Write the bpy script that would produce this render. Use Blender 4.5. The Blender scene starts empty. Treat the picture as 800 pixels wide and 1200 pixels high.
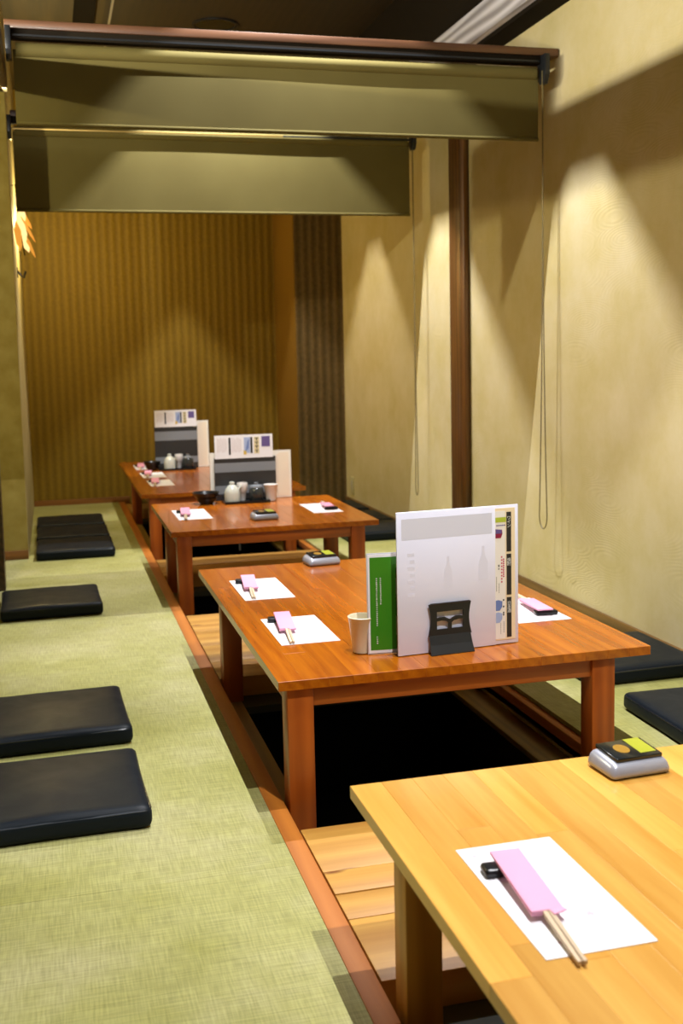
import bpy, bmesh, math, random
from mathutils import Vector, Matrix, noise
random.seed(7)
C = bpy.context.scene.collection
SC = bpy.context.scene
S = 1.15                      # plan units -> metres

# ------------------------------------------------------------------ camera
cam_d = bpy.data.cameras.new('camera'); cam = bpy.data.objects.new('camera', cam_d); C.objects.link(cam)
rx, ry, rz = 0.10929026, -0.25694655, -0.02136289
def _m3(rx, ry, rz):
    cx, sx, cy, sy, cz, sz = math.cos(rx), math.sin(rx), math.cos(ry), math.sin(ry), math.cos(rz), math.sin(rz)
    A = Matrix(((1, 0, 0), (0, cx, -sx), (0, sx, cx))); B = Matrix(((cy, 0, sy), (0, 1, 0), (-sy, 0, cy)))
    D = Matrix(((cz, -sz, 0), (sz, cz, 0), (0, 0, 1)))
    return D @ A @ B
_M = _m3(rx, ry, rz)
def _w(r): return Vector((r[0], r[2], -r[1]))
right, down, fwd = _w(_M[0]), _w(_M[1]), _w(_M[2])
R3 = Matrix((right, -down, -fwd)).transposed()
cam.matrix_world = Matrix.Translation((0, 0, 1.0 * S)) @ R3.to_4x4()
cam_d.sensor_fit = 'VERTICAL'; cam_d.sensor_height = 24; cam_d.sensor_width = 16
cam_d.lens = 1285.72 / 1200 * 24
cam_d.shift_y = -45 / 1200
cam_d.dof.use_dof = True; cam_d.dof.focus_distance = 2.45 * S; cam_d.dof.aperture_fstop = 3.2
SC.camera = cam
# ------------------------------------------------------------------ world, exposure
w = bpy.data.worlds.new('world'); SC.world = w; w.use_nodes = True
w.node_tree.nodes['Background'].inputs[0].default_value = (1.0, .80, .52, 1)
w.node_tree.nodes['Background'].inputs[1].default_value = .03
SC.view_settings.view_transform = 'Standard'; SC.view_settings.look = 'None'
SC.view_settings.exposure = 0.32; SC.view_settings.gamma = 1.0; SC.view_settings.use_curve_mapping = False
# ------------------------------------------------------------------ lights
CEIL = 2.77                   # ceiling height
LX = .91                      # the row of downlights
LAMPS = [.95, 2.25, 3.68, 5.16, 6.35]
LD = .0314; HD = .95 * LD; HT = .84 * LD   # depth of the lamp in its can; half diagonal of the square opening, set cornerwise, and where its side corners are cut off
def spot(name, loc, power, col, size, aim=None, r=.006, blend=.05):
    d = bpy.data.lights.new(name, 'SPOT'); d.energy = power; d.color = col; d.spot_size = size; d.spot_blend = blend
    d.shadow_soft_size = r * S
    o = bpy.data.objects.new(name, d); C.objects.link(o); o.location = Vector(loc) * S
    if aim is not None:
        v = (Vector(aim) - Vector(loc)).normalized(); o.rotation_euler = v.to_track_quat('-Z', 'Y').to_euler()
    return o
WARM = (1, .93, .80); COOL = (.98, .98, 1)
for y in LAMPS:
    spot('downlight_lamp', (LX, y, CEIL + LD), {.95: 290, 2.25: 235, 3.68: 255, 5.16: 310, 6.35: 130}[y], WARM if y > 6 else COOL, math.radians(110), r=.0014)
# pendant in the corridor on the left: it shines in over and under the lintel
PEND = (-.93, 3.67, 2.03)
d = bpy.data.lights.new('corridor_pendant_lamp', 'POINT'); d.energy = 92; d.color = (1, .90, .58); d.shadow_soft_size = .012 * S
o = bpy.data.objects.new('corridor_pendant_lamp', d); C.objects.link(o); o.location = Vector(PEND) * S
# added strip light, trough shaped so it brightens only what lies above the lintel
d = bpy.data.lights.new('upper_wall_fill', 'AREA'); d.shape = 'RECTANGLE'; d.size = 3.2 * S; d.size_y = .010 * S; d.energy = 95; d.color = (1, .96, .86)
o = bpy.data.objects.new('upper_wall_fill', d); C.objects.link(o); o.location = Vector((-.60, 1.9, 2.022)) * S
o.rotation_euler = Vector((1, 0, .03)).to_track_quat('-Z', 'Y').to_euler()
# fill light added behind the camera to brighten faces turned towards it
FRONT = (.25, -.10, 2.38)
d = bpy.data.lights.new('front_fill', 'AREA'); d.shape = 'SQUARE'; d.size = .6 * S; d.energy = 4; d.color = (.72, .82, 1)
o = bpy.data.objects.new('front_fill', d); C.objects.link(o); o.location = Vector(FRONT) * S
o.rotation_euler = Vector((.25, 1, -.75)).to_track_quat('-Z', 'Y').to_euler()

# ------------------------------------------------------------------ materials
ALB = .8                      # common reflectance factor
def mat(name, col, rough=.6, spec=.5, coat=0, metal=0, emit=None, es=0, trans=0):
    m = bpy.data.materials.new(name); m.use_nodes = True
    b = m.node_tree.nodes['Principled BSDF']
    b.inputs['Base Color'].default_value = (*[c * ALB for c in col], 1); b.inputs['Roughness'].default_value = rough
    b.inputs['Specular IOR Level'].default_value = spec; b.inputs['Coat Weight'].default_value = coat
    b.inputs['Coat Roughness'].default_value = .08; b.inputs['Metallic'].default_value = metal
    b.inputs['Transmission Weight'].default_value = trans
    if emit: b.inputs['Emission Color'].default_value = (*emit, 1); b.inputs['Emission Strength'].default_value = es
    return m
def nd(m, t, **kw):
    n = m.node_tree.nodes.new(t)
    for k, v in kw.items():
        if k in n.inputs: n.inputs[k].default_value = v
        else: setattr(n, k, v)
    return n
def lk(m, a, b): m.node_tree.links.new(a, b)
def bsdf(m): return m.node_tree.nodes['Principled BSDF']
def coords(m, scale, rnd=False):
    tc = nd(m, 'ShaderNodeTexCoord'); mp = nd(m, 'ShaderNodeMapping'); mp.inputs['Scale'].default_value = scale
    lk(m, tc.outputs['Object'], mp.inputs['Vector'])
    if rnd:
        oi = nd(m, 'ShaderNodeObjectInfo'); mu = nd(m, 'ShaderNodeMath', operation='MULTIPLY'); mu.inputs[1].default_value = 57
        lk(m, oi.outputs['Random'], mu.inputs[0]); cb = nd(m, 'ShaderNodeCombineXYZ')
        for i in range(3): lk(m, mu.outputs[0], cb.inputs[i])
        lk(m, cb.outputs[0], mp.inputs['Location']); return mp.outputs[0], oi.outputs['Random']
    return mp.outputs[0], None
def ramp(m, src, stops, k=ALB):
    r = nd(m, 'ShaderNodeValToRGB'); e = r.color_ramp.elements
    while len(e) < len(stops): e.new(.5)
    for q, (p, c) in zip(e, stops): q.position = p; q.color = (*[x * k for x in c], 1)
    lk(m, src, r.inputs[0]); return r.outputs[0]
def bump(m, src, strength, dist):
    b = nd(m, 'ShaderNodeBump'); b.inputs['Strength'].default_value = strength; b.inputs['Distance'].default_value = dist
    lk(m, src, b.inputs['Height']); lk(m, b.outputs[0], bsdf(m).inputs['Normal']); return b
def mixc(m, f, a, b, mode='MIX'):
    x = nd(m, 'ShaderNodeMix', data_type='RGBA', blend_type=mode)
    if isinstance(f, float): x.inputs[0].default_value = f
    else: lk(m, f, x.inputs[0])
    for i, v in ((6, a), (7, b)):
        if isinstance(v, tuple): x.inputs[i].default_value = (*v, 1)
        else: lk(m, v, x.inputs[i])
    return x.outputs[2]
def wood(name, dark, light, rough=.4, coat=0., along=1, fine=38., var=.25, knots=False, ring=1.0, rmix=.34):
    """wood with its grain along one axis (0 x, 1 y, 2 z); tone varies from piece to piece"""
    m = mat(name, light, rough, coat=coat)
    sc = [fine, fine, fine]; sc[along] = fine * .055
    v, rnd = coords(m, sc, True)
    n1 = nd(m, 'ShaderNodeTexNoise', Scale=1.0, Detail=5.0, Roughness=.6, Distortion=.6); lk(m, v, n1.inputs['Vector'])
    sc2 = [7., 7., 7.]; sc2[along] = .8
    v2, _ = coords(m, sc2, True)
    wv = nd(m, 'ShaderNodeTexWave', wave_type='RINGS', Scale=1.3 * ring, Distortion=7.0, Detail=2.0); wv.inputs['Detail Scale'].default_value = .7
    wv.rings_direction = 'XYZ'[along]; lk(m, v2, wv.inputs['Vector'])
    mx = nd(m, 'ShaderNodeMix'); mx.inputs[0].default_value = rmix; lk(m, n1.outputs[0], mx.inputs[2]); lk(m, wv.outputs['Fac'], mx.inputs[3])
    col = ramp(m, mx.outputs[0], [(.22, dark), (.72, light)])
    hs = nd(m, 'ShaderNodeHueSaturation'); mr = nd(m, 'ShaderNodeMapRange'); mr.inputs[3].default_value = 1 - var; mr.inputs[4].default_value = 1 + var
    lk(m, rnd, mr.inputs[0]); lk(m, mr.outputs[0], hs.inputs['Value']); lk(m, col, hs.inputs['Color']); out = hs.outputs[0]
    if knots:
        v3, _ = coords(m, [9., 3., 9.] if along == 1 else [3., 9., 9.], True)
        vo = nd(m, 'ShaderNodeTexVoronoi', Scale=1.0); lk(m, v3, vo.inputs['Vector'])
        k = ramp(m, vo.outputs['Distance'], [(.05, (1, 1, 1)), (.12, (0, 0, 0))], 1)
        out = mixc(m, k, out, (.14, .03, .004))
    lk(m, out, bsdf(m).inputs['Base Color']); bump(m, mx.outputs[0], .06, .002)
    return m
M = {}
M['table_red'] = wood('table_wood_red', (.33, .066, .001), (.55, .155, .004), .26, .3, 1, fine=58, var=.12, rmix=.2)
M['table_leg'] = wood('table_leg_wood', (.30, .058, .004), (.46, .105, .009), .38, .1, 2, var=.06)
M['table_apron'] = wood('table_apron_wood', (.28, .054, .004), (.42, .096, .008), .38, .1, 0, var=.06)
M['table_gold'] = wood('table_wood_golden', (.62, .275, .032), (.80, .430, .085), .33, .12, 1, var=.17, ring=.4, rmix=.2)
M['leg_gold'] = wood('leg_wood_golden', (.45, .17, .02), (.62, .27, .04), .4, 0, 2, var=.05)
M['plank'] = wood('plank_wood', (.45, .195, .026), (.66, .355, .070), .5, 0, 0, fine=30, var=.14, knots=True, ring=.45, rmix=.30)
M['strip'] = wood('strip_wood', (.42, .120, .006), (.56, .180, .011), .6, 0, 1, var=.06)
M['ledge'] = wood('ledge_wood', (.20, .12, .02), (.32, .19, .03), .5, 0, 1)
M['dark_wood_x'] = wood('dark_wood_cross', (.045, .016, .005), (.15, .062, .026), .42, .1, 0, var=.05)
M['dark_wood_y'] = wood('dark_wood_long', (.035, .016, .006), (.10, .046, .018), .4, .1, 1, var=.05)
M['post'] = wood('post_wood', (.045, .018, .004), (.21, .085, .018), .38, .15, 2, var=.05)
M['base'] = wood('baseboard_wood', (.11, .055, .012), (.22, .11, .026), .5, 0, 1, var=.05)
M['base_x'] = wood('baseboard_cross', (.17, .065, .012), (.30, .12, .022), .5, 0, 0, var=.05)
M['beam'] = wood('weathered_beam', (.36, .33, .35), (.88, .85, .92), .45, .1, 1, fine=11, var=.02, ring=.9, rmix=.45)
M['ceiling'] = wood('ceiling_board', (.022, .014, .004), (.034, .021, .006), .6, 0, 1, var=.05)
M['ceiling_pale'] = wood('ceiling_board_pale', (.05, .035, .008), (.10, .065, .015), .6, 0, 1, var=.05)
# right wall: cream paper with fans of fine raised arcs
m = M['wall'] = mat('cream_wave_wallpaper', (.7, .6, .3), .75, .2)
v, _ = coords(m, (1, 1, 1)); n = nd(m, 'ShaderNodeTexNoise', Scale=3.2, Detail=5.0, Roughness=.65); lk(m, v, n.inputs['Vector'])
lk(m, ramp(m, n.outputs[0], [(.3, (.64, .535, .245)), (.5, (.70, .595, .32)), (.7, (.75, .65, .40))]), bsdf(m).inputs['Base Color'])
v2, _ = coords(m, (2.4, 2.4, 7.5)); vo = nd(m, 'ShaderNodeTexVoronoi', Scale=1.0); lk(m, v2, vo.inputs['Vector'])
mu = nd(m, 'ShaderNodeMath', operation='MULTIPLY'); mu.inputs[1].default_value = 95.; lk(m, vo.outputs['Distance'], mu.inputs[0])
sn = nd(m, 'ShaderNodeMath', operation='SINE'); lk(m, mu.outputs[0], sn.inputs[0])
nm = nd(m, 'ShaderNodeTexNoise', Scale=1.7, Detail=1.0); lk(m, v, nm.inputs['Vector'])
mk = nd(m, 'ShaderNodeMapRange'); mk.inputs[1].default_value = .44; mk.inputs[2].default_value = .62; lk(m, nm.outputs[0], mk.inputs[0])
mm = nd(m, 'ShaderNodeMath', operation='MULTIPLY'); lk(m, sn.outputs[0], mm.inputs[0]); lk(m, mk.outputs[0], mm.inputs[1])
bump(m, mm.outputs[0], .15, .0014)
# left pillar: streaked plaster
m = M['plaster'] = mat('streaked_plaster', (.6, .5, .25), .7, .2)
v, _ = coords(m, (40, 12, 2.2)); n = nd(m, 'ShaderNodeTexNoise', Scale=1.0, Detail=4.0, Distortion=1.5); lk(m, v, n.inputs['Vector'])
lk(m, ramp(m, n.outputs[0], [(.32, (.42, .33, .11)), (.65, (.70, .60, .33))]), bsdf(m).inputs['Base Color']); bump(m, n.outputs[0], .5, .01)
M['pillar_face'] = m = mat('ochre_pillar_paper', (.42, .33, .09), .8, .2)
v, _ = coords(m, (6, 6, 6)); n = nd(m, 'ShaderNodeTexNoise', Scale=2.0, Detail=5.0); lk(m, v, n.inputs['Vector'])
lk(m, ramp(m, n.outputs[0], [(.3, (.36, .27, .06)), (.7, (.48, .38, .11))]), bsdf(m).inputs['Base Color'])
# back wall: brown ribbed paper
def ribbed(name, axis, c0, c1):
    m = mat(name, c0, .62, .35)
    v, _ = coords(m, (1, 1, 1)); wv = nd(m, 'ShaderNodeTexWave', wave_type='BANDS', Scale=5.1, Distortion=.25, Detail=1.0)
    wv.bands_direction = axis; lk(m, v, wv.inputs['Vector'])
    n = nd(m, 'ShaderNodeTexNoise', Scale=45., Detail=3.0); lk(m, v, n.inputs['Vector'])
    mx = nd(m, 'ShaderNodeMix'); mx.inputs[0].default_value = .58; lk(m, wv.outputs['Fac'], mx.inputs[2]); lk(m, n.outputs[0], mx.inputs[3])
    lk(m, ramp(m, mx.outputs[0], [(.25, c0), (.8, c1)]), bsdf(m).inputs['Base Color']); bump(m, mx.outputs[0], .7, .012)
    return m
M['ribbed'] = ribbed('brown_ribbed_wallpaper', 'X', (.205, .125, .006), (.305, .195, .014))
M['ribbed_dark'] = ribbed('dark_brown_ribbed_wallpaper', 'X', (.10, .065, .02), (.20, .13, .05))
M['return'] = mat('brown_plain_wallpaper', (.26, .14, .018), .7, .2)
# tatami
m = M['tatami'] = mat('tatami_weave', (.42, .42, .17), .6, .3)
v, r = coords(m, (1, 1, 1), True)
n = nd(m, 'ShaderNodeTexNoise', Scale=2.6, Detail=4.0, Roughness=.6); lk(m, v, n.inputs['Vector'])
v2, _ = coords(m, (260, 14, 10)); n2 = nd(m, 'ShaderNodeTexNoise', Scale=1.0, Detail=2.0); lk(m, v2, n2.inputs['Vector'])
v3, _ = coords(m, (9, 230, 10)); n3 = nd(m, 'ShaderNodeTexNoise', Scale=1.0, Detail=2.0); lk(m, v3, n3.inputs['Vector'])
base = ramp(m, n.outputs[0], [(.30, (.355, .345, .095)), (.5, (.43, .415, .155)), (.68, (.51, .48, .24))])
ad = nd(m, 'ShaderNodeMix'); ad.inputs[0].default_value = .5; lk(m, n2.outputs[0], ad.inputs[2]); lk(m, n3.outputs[0], ad.inputs[3])
det = ramp(m, ad.outputs[0], [(.33, (.66, .67, .60)), (.66, (1.14, 1.13, 1.10))], 1)
lk(m, mixc(m, 1.0, base, det, 'MULTIPLY'), bsdf(m).inputs['Base Color']); bump(m, ad.outputs[0], .35, .002)
# leather
m = M['leather'] = mat('black_leatherette', (.010, .014, .019), .40, .10)
v, _ = coords(m, (1, 1, 1)); n = nd(m, 'ShaderNodeTexNoise', Scale=9., Detail=4.0, Distortion=.5); lk(m, v, n.inputs['Vector'])
lk(m, ramp(m, n.outputs[0], [(.3, (.36, .36, .36)), (.7, (.48, .48, .48))], 1), bsdf(m).inputs['Roughness'])
n2 = nd(m, 'ShaderNodeTexVoronoi', Scale=240.); lk(m, v, n2.inputs['Vector'])
ad = nd(m, 'ShaderNodeMath', operation='MULTIPLY_ADD'); ad.inputs[1].default_value = .08; lk(m, n2.outputs['Distance'], ad.inputs[0]); lk(m, n.outputs[0], ad.inputs[2])
bump(m, ad.outputs[0], .10, .005)
M['piping'] = mat('black_piping', (.014, .018, .024), .25, .5)
m = M['fabric'] = mat('olive_blind_fabric', (.2, .17, .09), .8, .2)
v, _ = coords(m, (1, 1, 1)); n = nd(m, 'ShaderNodeTexNoise', Scale=2.2, Detail=3.0); lk(m, v, n.inputs['Vector'])
lk(m, ramp(m, n.outputs[0], [(.3, (.138, .110, .030)), (.7, (.172, .141, .042))]), bsdf(m).inputs['Base Color'])
M['black'] = mat('satin_black_metal', (.012, .014, .017), .35, .5)
M['can_black'] = mat('light_trap_black', (0, 0, 0), 1, 0)
M['dark'] = mat('dark_brown_paint', (.014, .010, .006), .85, .08)
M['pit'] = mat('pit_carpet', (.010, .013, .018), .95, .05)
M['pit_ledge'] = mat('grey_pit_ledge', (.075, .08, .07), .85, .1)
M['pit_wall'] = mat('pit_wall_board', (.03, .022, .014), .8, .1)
M['brass'] = mat('brass_highlight', (.62, .42, .13), .35, metal=.7)
M['chain'] = mat('bead_chain', (.20, .155, .06), .4, .4)
M['paper'] = mat('white_paper', (.97, .96, 1.0), .5, .3)
M['sheet'] = mat('laminated_white_sheet', (.90, .92, 1.10), .25, .5)
M['sheet_grey'] = mat('show_through_grey', (.79, .815, .95), .3, .5)
M['sheet_faint'] = mat('show_through_faint', (.855, .875, 1.04), .3, .5)
M['sheet_edge'] = mat('clear_sleeve_edge', (.60, .60, .64), .2, .6)
M['cream'] = mat('cream_menu_paper', (1.0, .84, .55), .35, .4)
M['pale_cream'] = mat('pale_cream_paper', (.97, .94, .86), .35, .4)
M['green'] = mat('green_print', (.045, .255, .012), .3, .4)
M['white_ink'] = mat('white_ink', (.80, .82, .76), .4)
M['black_ink'] = mat('black_ink', (.02, .02, .022), .4)
M['red_ink'] = mat('red_ink', (.60, .05, .12), .4)
M['wine_ink'] = mat('wine_print', (.30, .01, .06), .4)
M['blue_ink'] = mat('blue_print', (.16, .24, .55), .4)
M['pale_blue_ink'] = mat('pale_blue_print', (.42, .52, .80), .4)
M['purple_ink'] = mat('violet_print', (.14, .10, .30), .4)
M['lime_ink'] = mat('lime_print', (.50, .60, .05), .4)
M['gold_ink'] = mat('gold_print', (.75, .55, .12), .4)
M['slate'] = mat('slate_grey_print', (.25, .27, .30), .3, .5)
M['charcoal'] = mat('charcoal_print', (.035, .036, .038), .25, .5)
M['pink'] = mat('pink_sleeve_paper', (.95, .43, .63), .6, .3)
M['pink_dark'] = mat('deep_pink_print', (.55, .12, .28), .6, .3)
M['chop'] = wood('chopstick_wood', (.68, .50, .32), (.80, .62, .42), .6, 0, 1)
M['lacquer'] = mat('black_lacquer', (.008, .009, .011), .28, .4)
M['silver'] = mat('silver_plastic', (.42, .43, .50), .28, .6, metal=.25)
M['glossblack'] = mat('gloss_black_plastic', (.012, .014, .014), .15, .6)
M['label_yg'] = mat('yellow_green_label', (.40, .42, .03), .3, .4)
M['amber_ring'] = mat('amber_emblem', (.36, .19, .02), .3, .5)
M['ivory'] = mat('ivory_cup', (.80, .72, .50), .35, .5)
M['cup_white'] = mat('white_paper_cup', (.82, .77, .74), .5, .4)
M['ceramic'] = mat('glazed_ceramic', (.62, .65, .58), .2, .6, coat=.4)
M['ceramic_dark'] = mat('dark_glazed_ceramic', (.03, .035, .035), .2, .6)
M['white_trim'] = mat('pale_trim', (.55, .52, .45), .5)
M['outlet'] = mat('ivory_outlet', (.62, .56, .30), .5)
M['amber_paper'] = mat('amber_paper_painted_glow', (.8, .38, .07), .6, emit=(1, .42, .06), es=.55)  # weak glow put into the ornament's paper to look lit
M['pale_amber'] = mat('pale_paper_painted_glow', (.9, .7, .35), .6, emit=(1, .72, .30), es=1.1)  # same painted glow, paler leaves

# ------------------------------------------------------------------ builders
class MB:
    def __init__(s): s.v = []; s.f = []
    def box(s, x0, x1, y0, y1, z0, z1):
        b = len(s.v)
        s.v += [(x0, y0, z0), (x1, y0, z0), (x1, y1, z0), (x0, y1, z0), (x0, y0, z1), (x1, y0, z1), (x1, y1, z1), (x0, y1, z1)]
        s.f += [tuple(b + i for i in q) for q in ((0, 3, 2, 1), (4, 5, 6, 7), (0, 1, 5, 4), (1, 2, 6, 5), (2, 3, 7, 6), (3, 0, 4, 7))]
        return s
    def hexa(s, p):                      # eight corners, bottom ring then top ring
        b = len(s.v); s.v += [tuple(q) for q in p]
        s.f += [tuple(b + i for i in q) for q in ((0, 3, 2, 1), (4, 5, 6, 7), (0, 1, 5, 4), (1, 2, 6, 5), (2, 3, 7, 6), (3, 0, 4, 7))]
        return s
    def lathe(s, prof, cx=0, cy=0, seg=28):
        b = len(s.v); n = len(prof)
        for r, z in prof:
            for k in range(seg):
                a = 2 * math.pi * k / seg; s.v.append((cx + r * math.cos(a), cy + r * math.sin(a), z))
        for i in range(n - 1):
            for k in range(seg):
                k2 = (k + 1) % seg; s.f.append((b + i * seg + k, b + i * seg + k2, b + (i + 1) * seg + k2, b + (i + 1) * seg + k))
        return s
    def tube(s, pts, r, seg=8, caps=True):
        b = len(s.v); n = len(pts); P = [Vector(p) for p in pts]
        for i, p in enumerate(P):
            t = (P[min(i + 1, n - 1)] - P[max(i - 1, 0)]).normalized()
            u = t.orthogonal() if i == 0 else (u - t * u.dot(t))
            u.normalize(); q = t.cross(u)
            rr = r[i] if isinstance(r, (list, tuple)) else r
            for k in range(seg):
                a = 2 * math.pi * k / seg; s.v.append(tuple(p + (u * math.cos(a) + q * math.sin(a)) * rr))
        for i in range(n - 1):
            for k in range(seg):
                k2 = (k + 1) % seg; s.f.append((b + i * seg + k, b + i * seg + k2, b + (i + 1) * seg + k2, b + (i + 1) * seg + k))
        if caps: s.f.append(tuple(b + k for k in range(seg))[::-1]); s.f.append(tuple(b + (n - 1) * seg + k for k in range(seg)))
        return s
    def prism(s, poly, fn, d0, d1):      # polygon (a, b) pushed from d0 to d1 through fn(a, b, d)
        b = len(s.v); n = len(poly)
        s.v += [fn(p, q, d0) for p, q in poly] + [fn(p, q, d1) for p, q in poly]
        s.f += [tuple(b + i for i in range(n))[::-1], tuple(b + n + i for i in range(n))]
        for i in range(n): j = (i + 1) % n; s.f.append((b + i, b + j, b + n + j, b + n + i))
        return s
    def mesh(s, name, bevel=0, seg=2, smooth=False):
        me = bpy.data.meshes.new(name); me.from_pydata([tuple(c * S for c in v) for v in s.v], [], s.f)
        bm = bmesh.new(); bm.from_mesh(me); bmesh.ops.recalc_face_normals(bm, faces=bm.faces[:])
        if bevel:
            bmesh.ops.bevel(bm, geom=[e for e in bm.edges if len(e.link_faces) == 2 and e.calc_face_angle(0) > .5], offset=bevel * S, segments=seg, profile=.5, affect='EDGES', clamp_overlap=True)
        bm.to_mesh(me); bm.free()
        if smooth:
            for p in me.polygons: p.use_smooth = True
            try: me.set_sharp_from_angle(angle=math.radians(40))
            except Exception: pass
        return me
    def build(s, name, m, parent=None, bevel=0, seg=2, smooth=False):
        return link(name, s.mesh(name, bevel, seg, smooth or bevel > 0), m, parent)
def link(name, me, m, parent=None, loc=None):
    o = bpy.data.objects.new(name, me); C.objects.link(o)
    if m is not None and not me.materials: me.materials.append(M[m] if isinstance(m, str) else m)
    if parent is not None: o.parent = parent
    if loc is not None: o.location = Vector(loc) * S
    return o
def B(*a): return MB().box(*a)
def tag(o, label=None, cat=None, group=None):
    if label: o['label'] = label
    if cat: o['category'] = cat
    if group: o['group'] = group
    return o
def thing(name, label, cat, loc=(0, 0, 0), rz=0, group=None):
    o = bpy.data.objects.new(name, None); C.objects.link(o); o.empty_display_size = .05
    o.location = Vector(loc) * S; o.rotation_euler = (0, 0, rz); return tag(o, label, cat, group)
def struct(name, mb, m, parent=None, label=None, **k):
    o = mb.build(name, m, parent, **k)
    if parent is None: o['kind'] = 'structure'
    if label: o['label'] = label
    return o
def dup(root, loc, rz, label, group=None):
    r = root.copy(); C.objects.link(r); r.location = Vector(loc) * S; r.rotation_euler = (0, 0, rz); tag(r, label, None, group)
    for ch in list(root.children):
        c = ch.copy(); C.objects.link(c); c.parent = r
        for g in list(ch.children):
            e = g.copy(); C.objects.link(e); e.parent = c
    return r
def flat(outer, holes, th, bevel=0):
    """filled outline (a, b) with holes, th thick, as a mesh in the local x-z plane"""
    cu = bpy.data.curves.new('outline', 'CURVE'); cu.dimensions = '2D'; cu.fill_mode = 'BOTH'; cu.extrude = th / 2 * S
    for poly in [outer] + holes:
        sp = cu.splines.new('POLY'); sp.points.add(len(poly) - 1); sp.use_cyclic_u = True
        for p, (a, b) in zip(sp.points, poly): p.co = (a * S, b * S, 0, 1)
    ob = bpy.data.objects.new('outline', cu); C.objects.link(ob)
    bpy.context.view_layer.update()
    me = bpy.data.meshes.new_from_object(ob.evaluated_get(bpy.context.evaluated_depsgraph_get()))
    bpy.data.objects.remove(ob)
    me.transform(Matrix.Rotation(math.pi / 2, 4, 'X')); me.materials.clear(); return me
def text(name, body, size, m, parent, loc, rot=(math.pi / 2, 0, 0), space=1.0):
    cu = bpy.data.curves.new(name, 'FONT'); cu.body = body; cu.size = size * S; cu.align_x = 'CENTER'; cu.align_y = 'TOP'
    cu.space_line = space; cu.extrude = .0002; cu.resolution_u = 2
    ob = bpy.data.objects.new(name, cu); C.objects.link(ob); bpy.context.view_layer.update()
    me = bpy.data.meshes.new_from_object(ob.evaluated_get(bpy.context.evaluated_depsgraph_get()))
    bpy.data.objects.remove(ob); me.materials.clear()
    o = link(name, me, m, parent, loc); o.rotation_euler = rot; return o

# ------------------------------------------------------------------ room shell
WX = 1.90                    # right wall
BY = 7.75                    # back wall
LXW = -.145                  # left wall beside the far end
OUTX = -1.0
# floor: substrate left and right of the sunken pit, tatami mats and planks lie on it
fl = MB(); fl.box(OUTX, .465, -.6, BY, -.09, -.04); fl.box(1.272, WX, -.6, BY, -.09, -.04)
M['sub'] = mat('straw_substrate', (.38, .30, .10), .9, .1)
floor = struct('floor', fl, 'sub')
joints = [-.6, .54, 2.025, 3.51, 4.99, 6.47, BY]
for a, b in zip(joints, joints[1:]):
    g = .00025
    for x0, x1 in ((OUTX, -.32), (-.32, .422), (1.300, WX)):
        if x1 == -.32 and a > 5.0: continue
        xa = x0
        if x0 == -.32 and a > 6: xa = LXW
        B(xa + g, x1 - g, a + g, b - g, -.04, 0).build('tatami_mat', 'tatami', floor)
# wooden strips along the pit
struct('trim_1', B(.422, .4625, -.6, BY - .02, -.06, .001), 'strip', bevel=.002)
struct('trim_2', B(1.272, 1.300, -.6, BY - .02, -.06, -.012), 'strip', bevel=.002)
# pit
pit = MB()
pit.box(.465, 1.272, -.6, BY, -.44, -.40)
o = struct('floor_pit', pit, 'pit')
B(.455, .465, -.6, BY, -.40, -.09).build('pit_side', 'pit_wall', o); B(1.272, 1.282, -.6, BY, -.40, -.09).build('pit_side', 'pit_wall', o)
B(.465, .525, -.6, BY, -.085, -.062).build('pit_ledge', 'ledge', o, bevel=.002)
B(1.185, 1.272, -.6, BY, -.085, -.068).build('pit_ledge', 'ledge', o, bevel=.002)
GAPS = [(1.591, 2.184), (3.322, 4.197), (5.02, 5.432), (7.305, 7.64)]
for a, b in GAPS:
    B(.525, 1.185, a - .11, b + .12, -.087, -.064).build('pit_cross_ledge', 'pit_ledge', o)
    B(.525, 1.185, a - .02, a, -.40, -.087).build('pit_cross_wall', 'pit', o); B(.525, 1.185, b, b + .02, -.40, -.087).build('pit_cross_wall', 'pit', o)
# walls
struct('wall_right', B(WX, WX + .12, -.6, BY + .12, -.1, CEIL + .2), 'wall')
struct('wall_back', B(LXW - .1, 1.578, BY, BY + .12, -.1, CEIL + .2), 'ribbed')
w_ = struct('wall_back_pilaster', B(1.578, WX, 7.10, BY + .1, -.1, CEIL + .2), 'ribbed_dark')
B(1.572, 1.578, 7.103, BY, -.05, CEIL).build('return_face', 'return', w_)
pl = struct('wall_left_end', B(LXW - .1, LXW, 5.715, BY, -.05, CEIL + .2), 'plaster')
struct('wall_left_pillar', B(OUTX, LXW - .001, 5.70, 5.80, -.05, CEIL + .2), 'pillar_face')
struct('wall_left', B(OUTX - .1, OUTX, -.6, 5.8, -.1, CEIL + .2), 'pillar_face')
struct('baseboard_right', B(WX - .012, WX, -.6, 7.1, 0, .043), 'base', bevel=.002)
struct('baseboard_back', B(LXW, .50, BY - .014, BY, -.03, .037), 'base_x', bevel=.002)
struct('baseboard_left', B(-.80, LXW - .002, 5.688, 5.70, 0, .045), 'base_x', bevel=.002)
struct('trim_3', B(-.36, -.230, 4.93, 5.03, -.03, CEIL), 'dark_wood_y')
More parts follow.
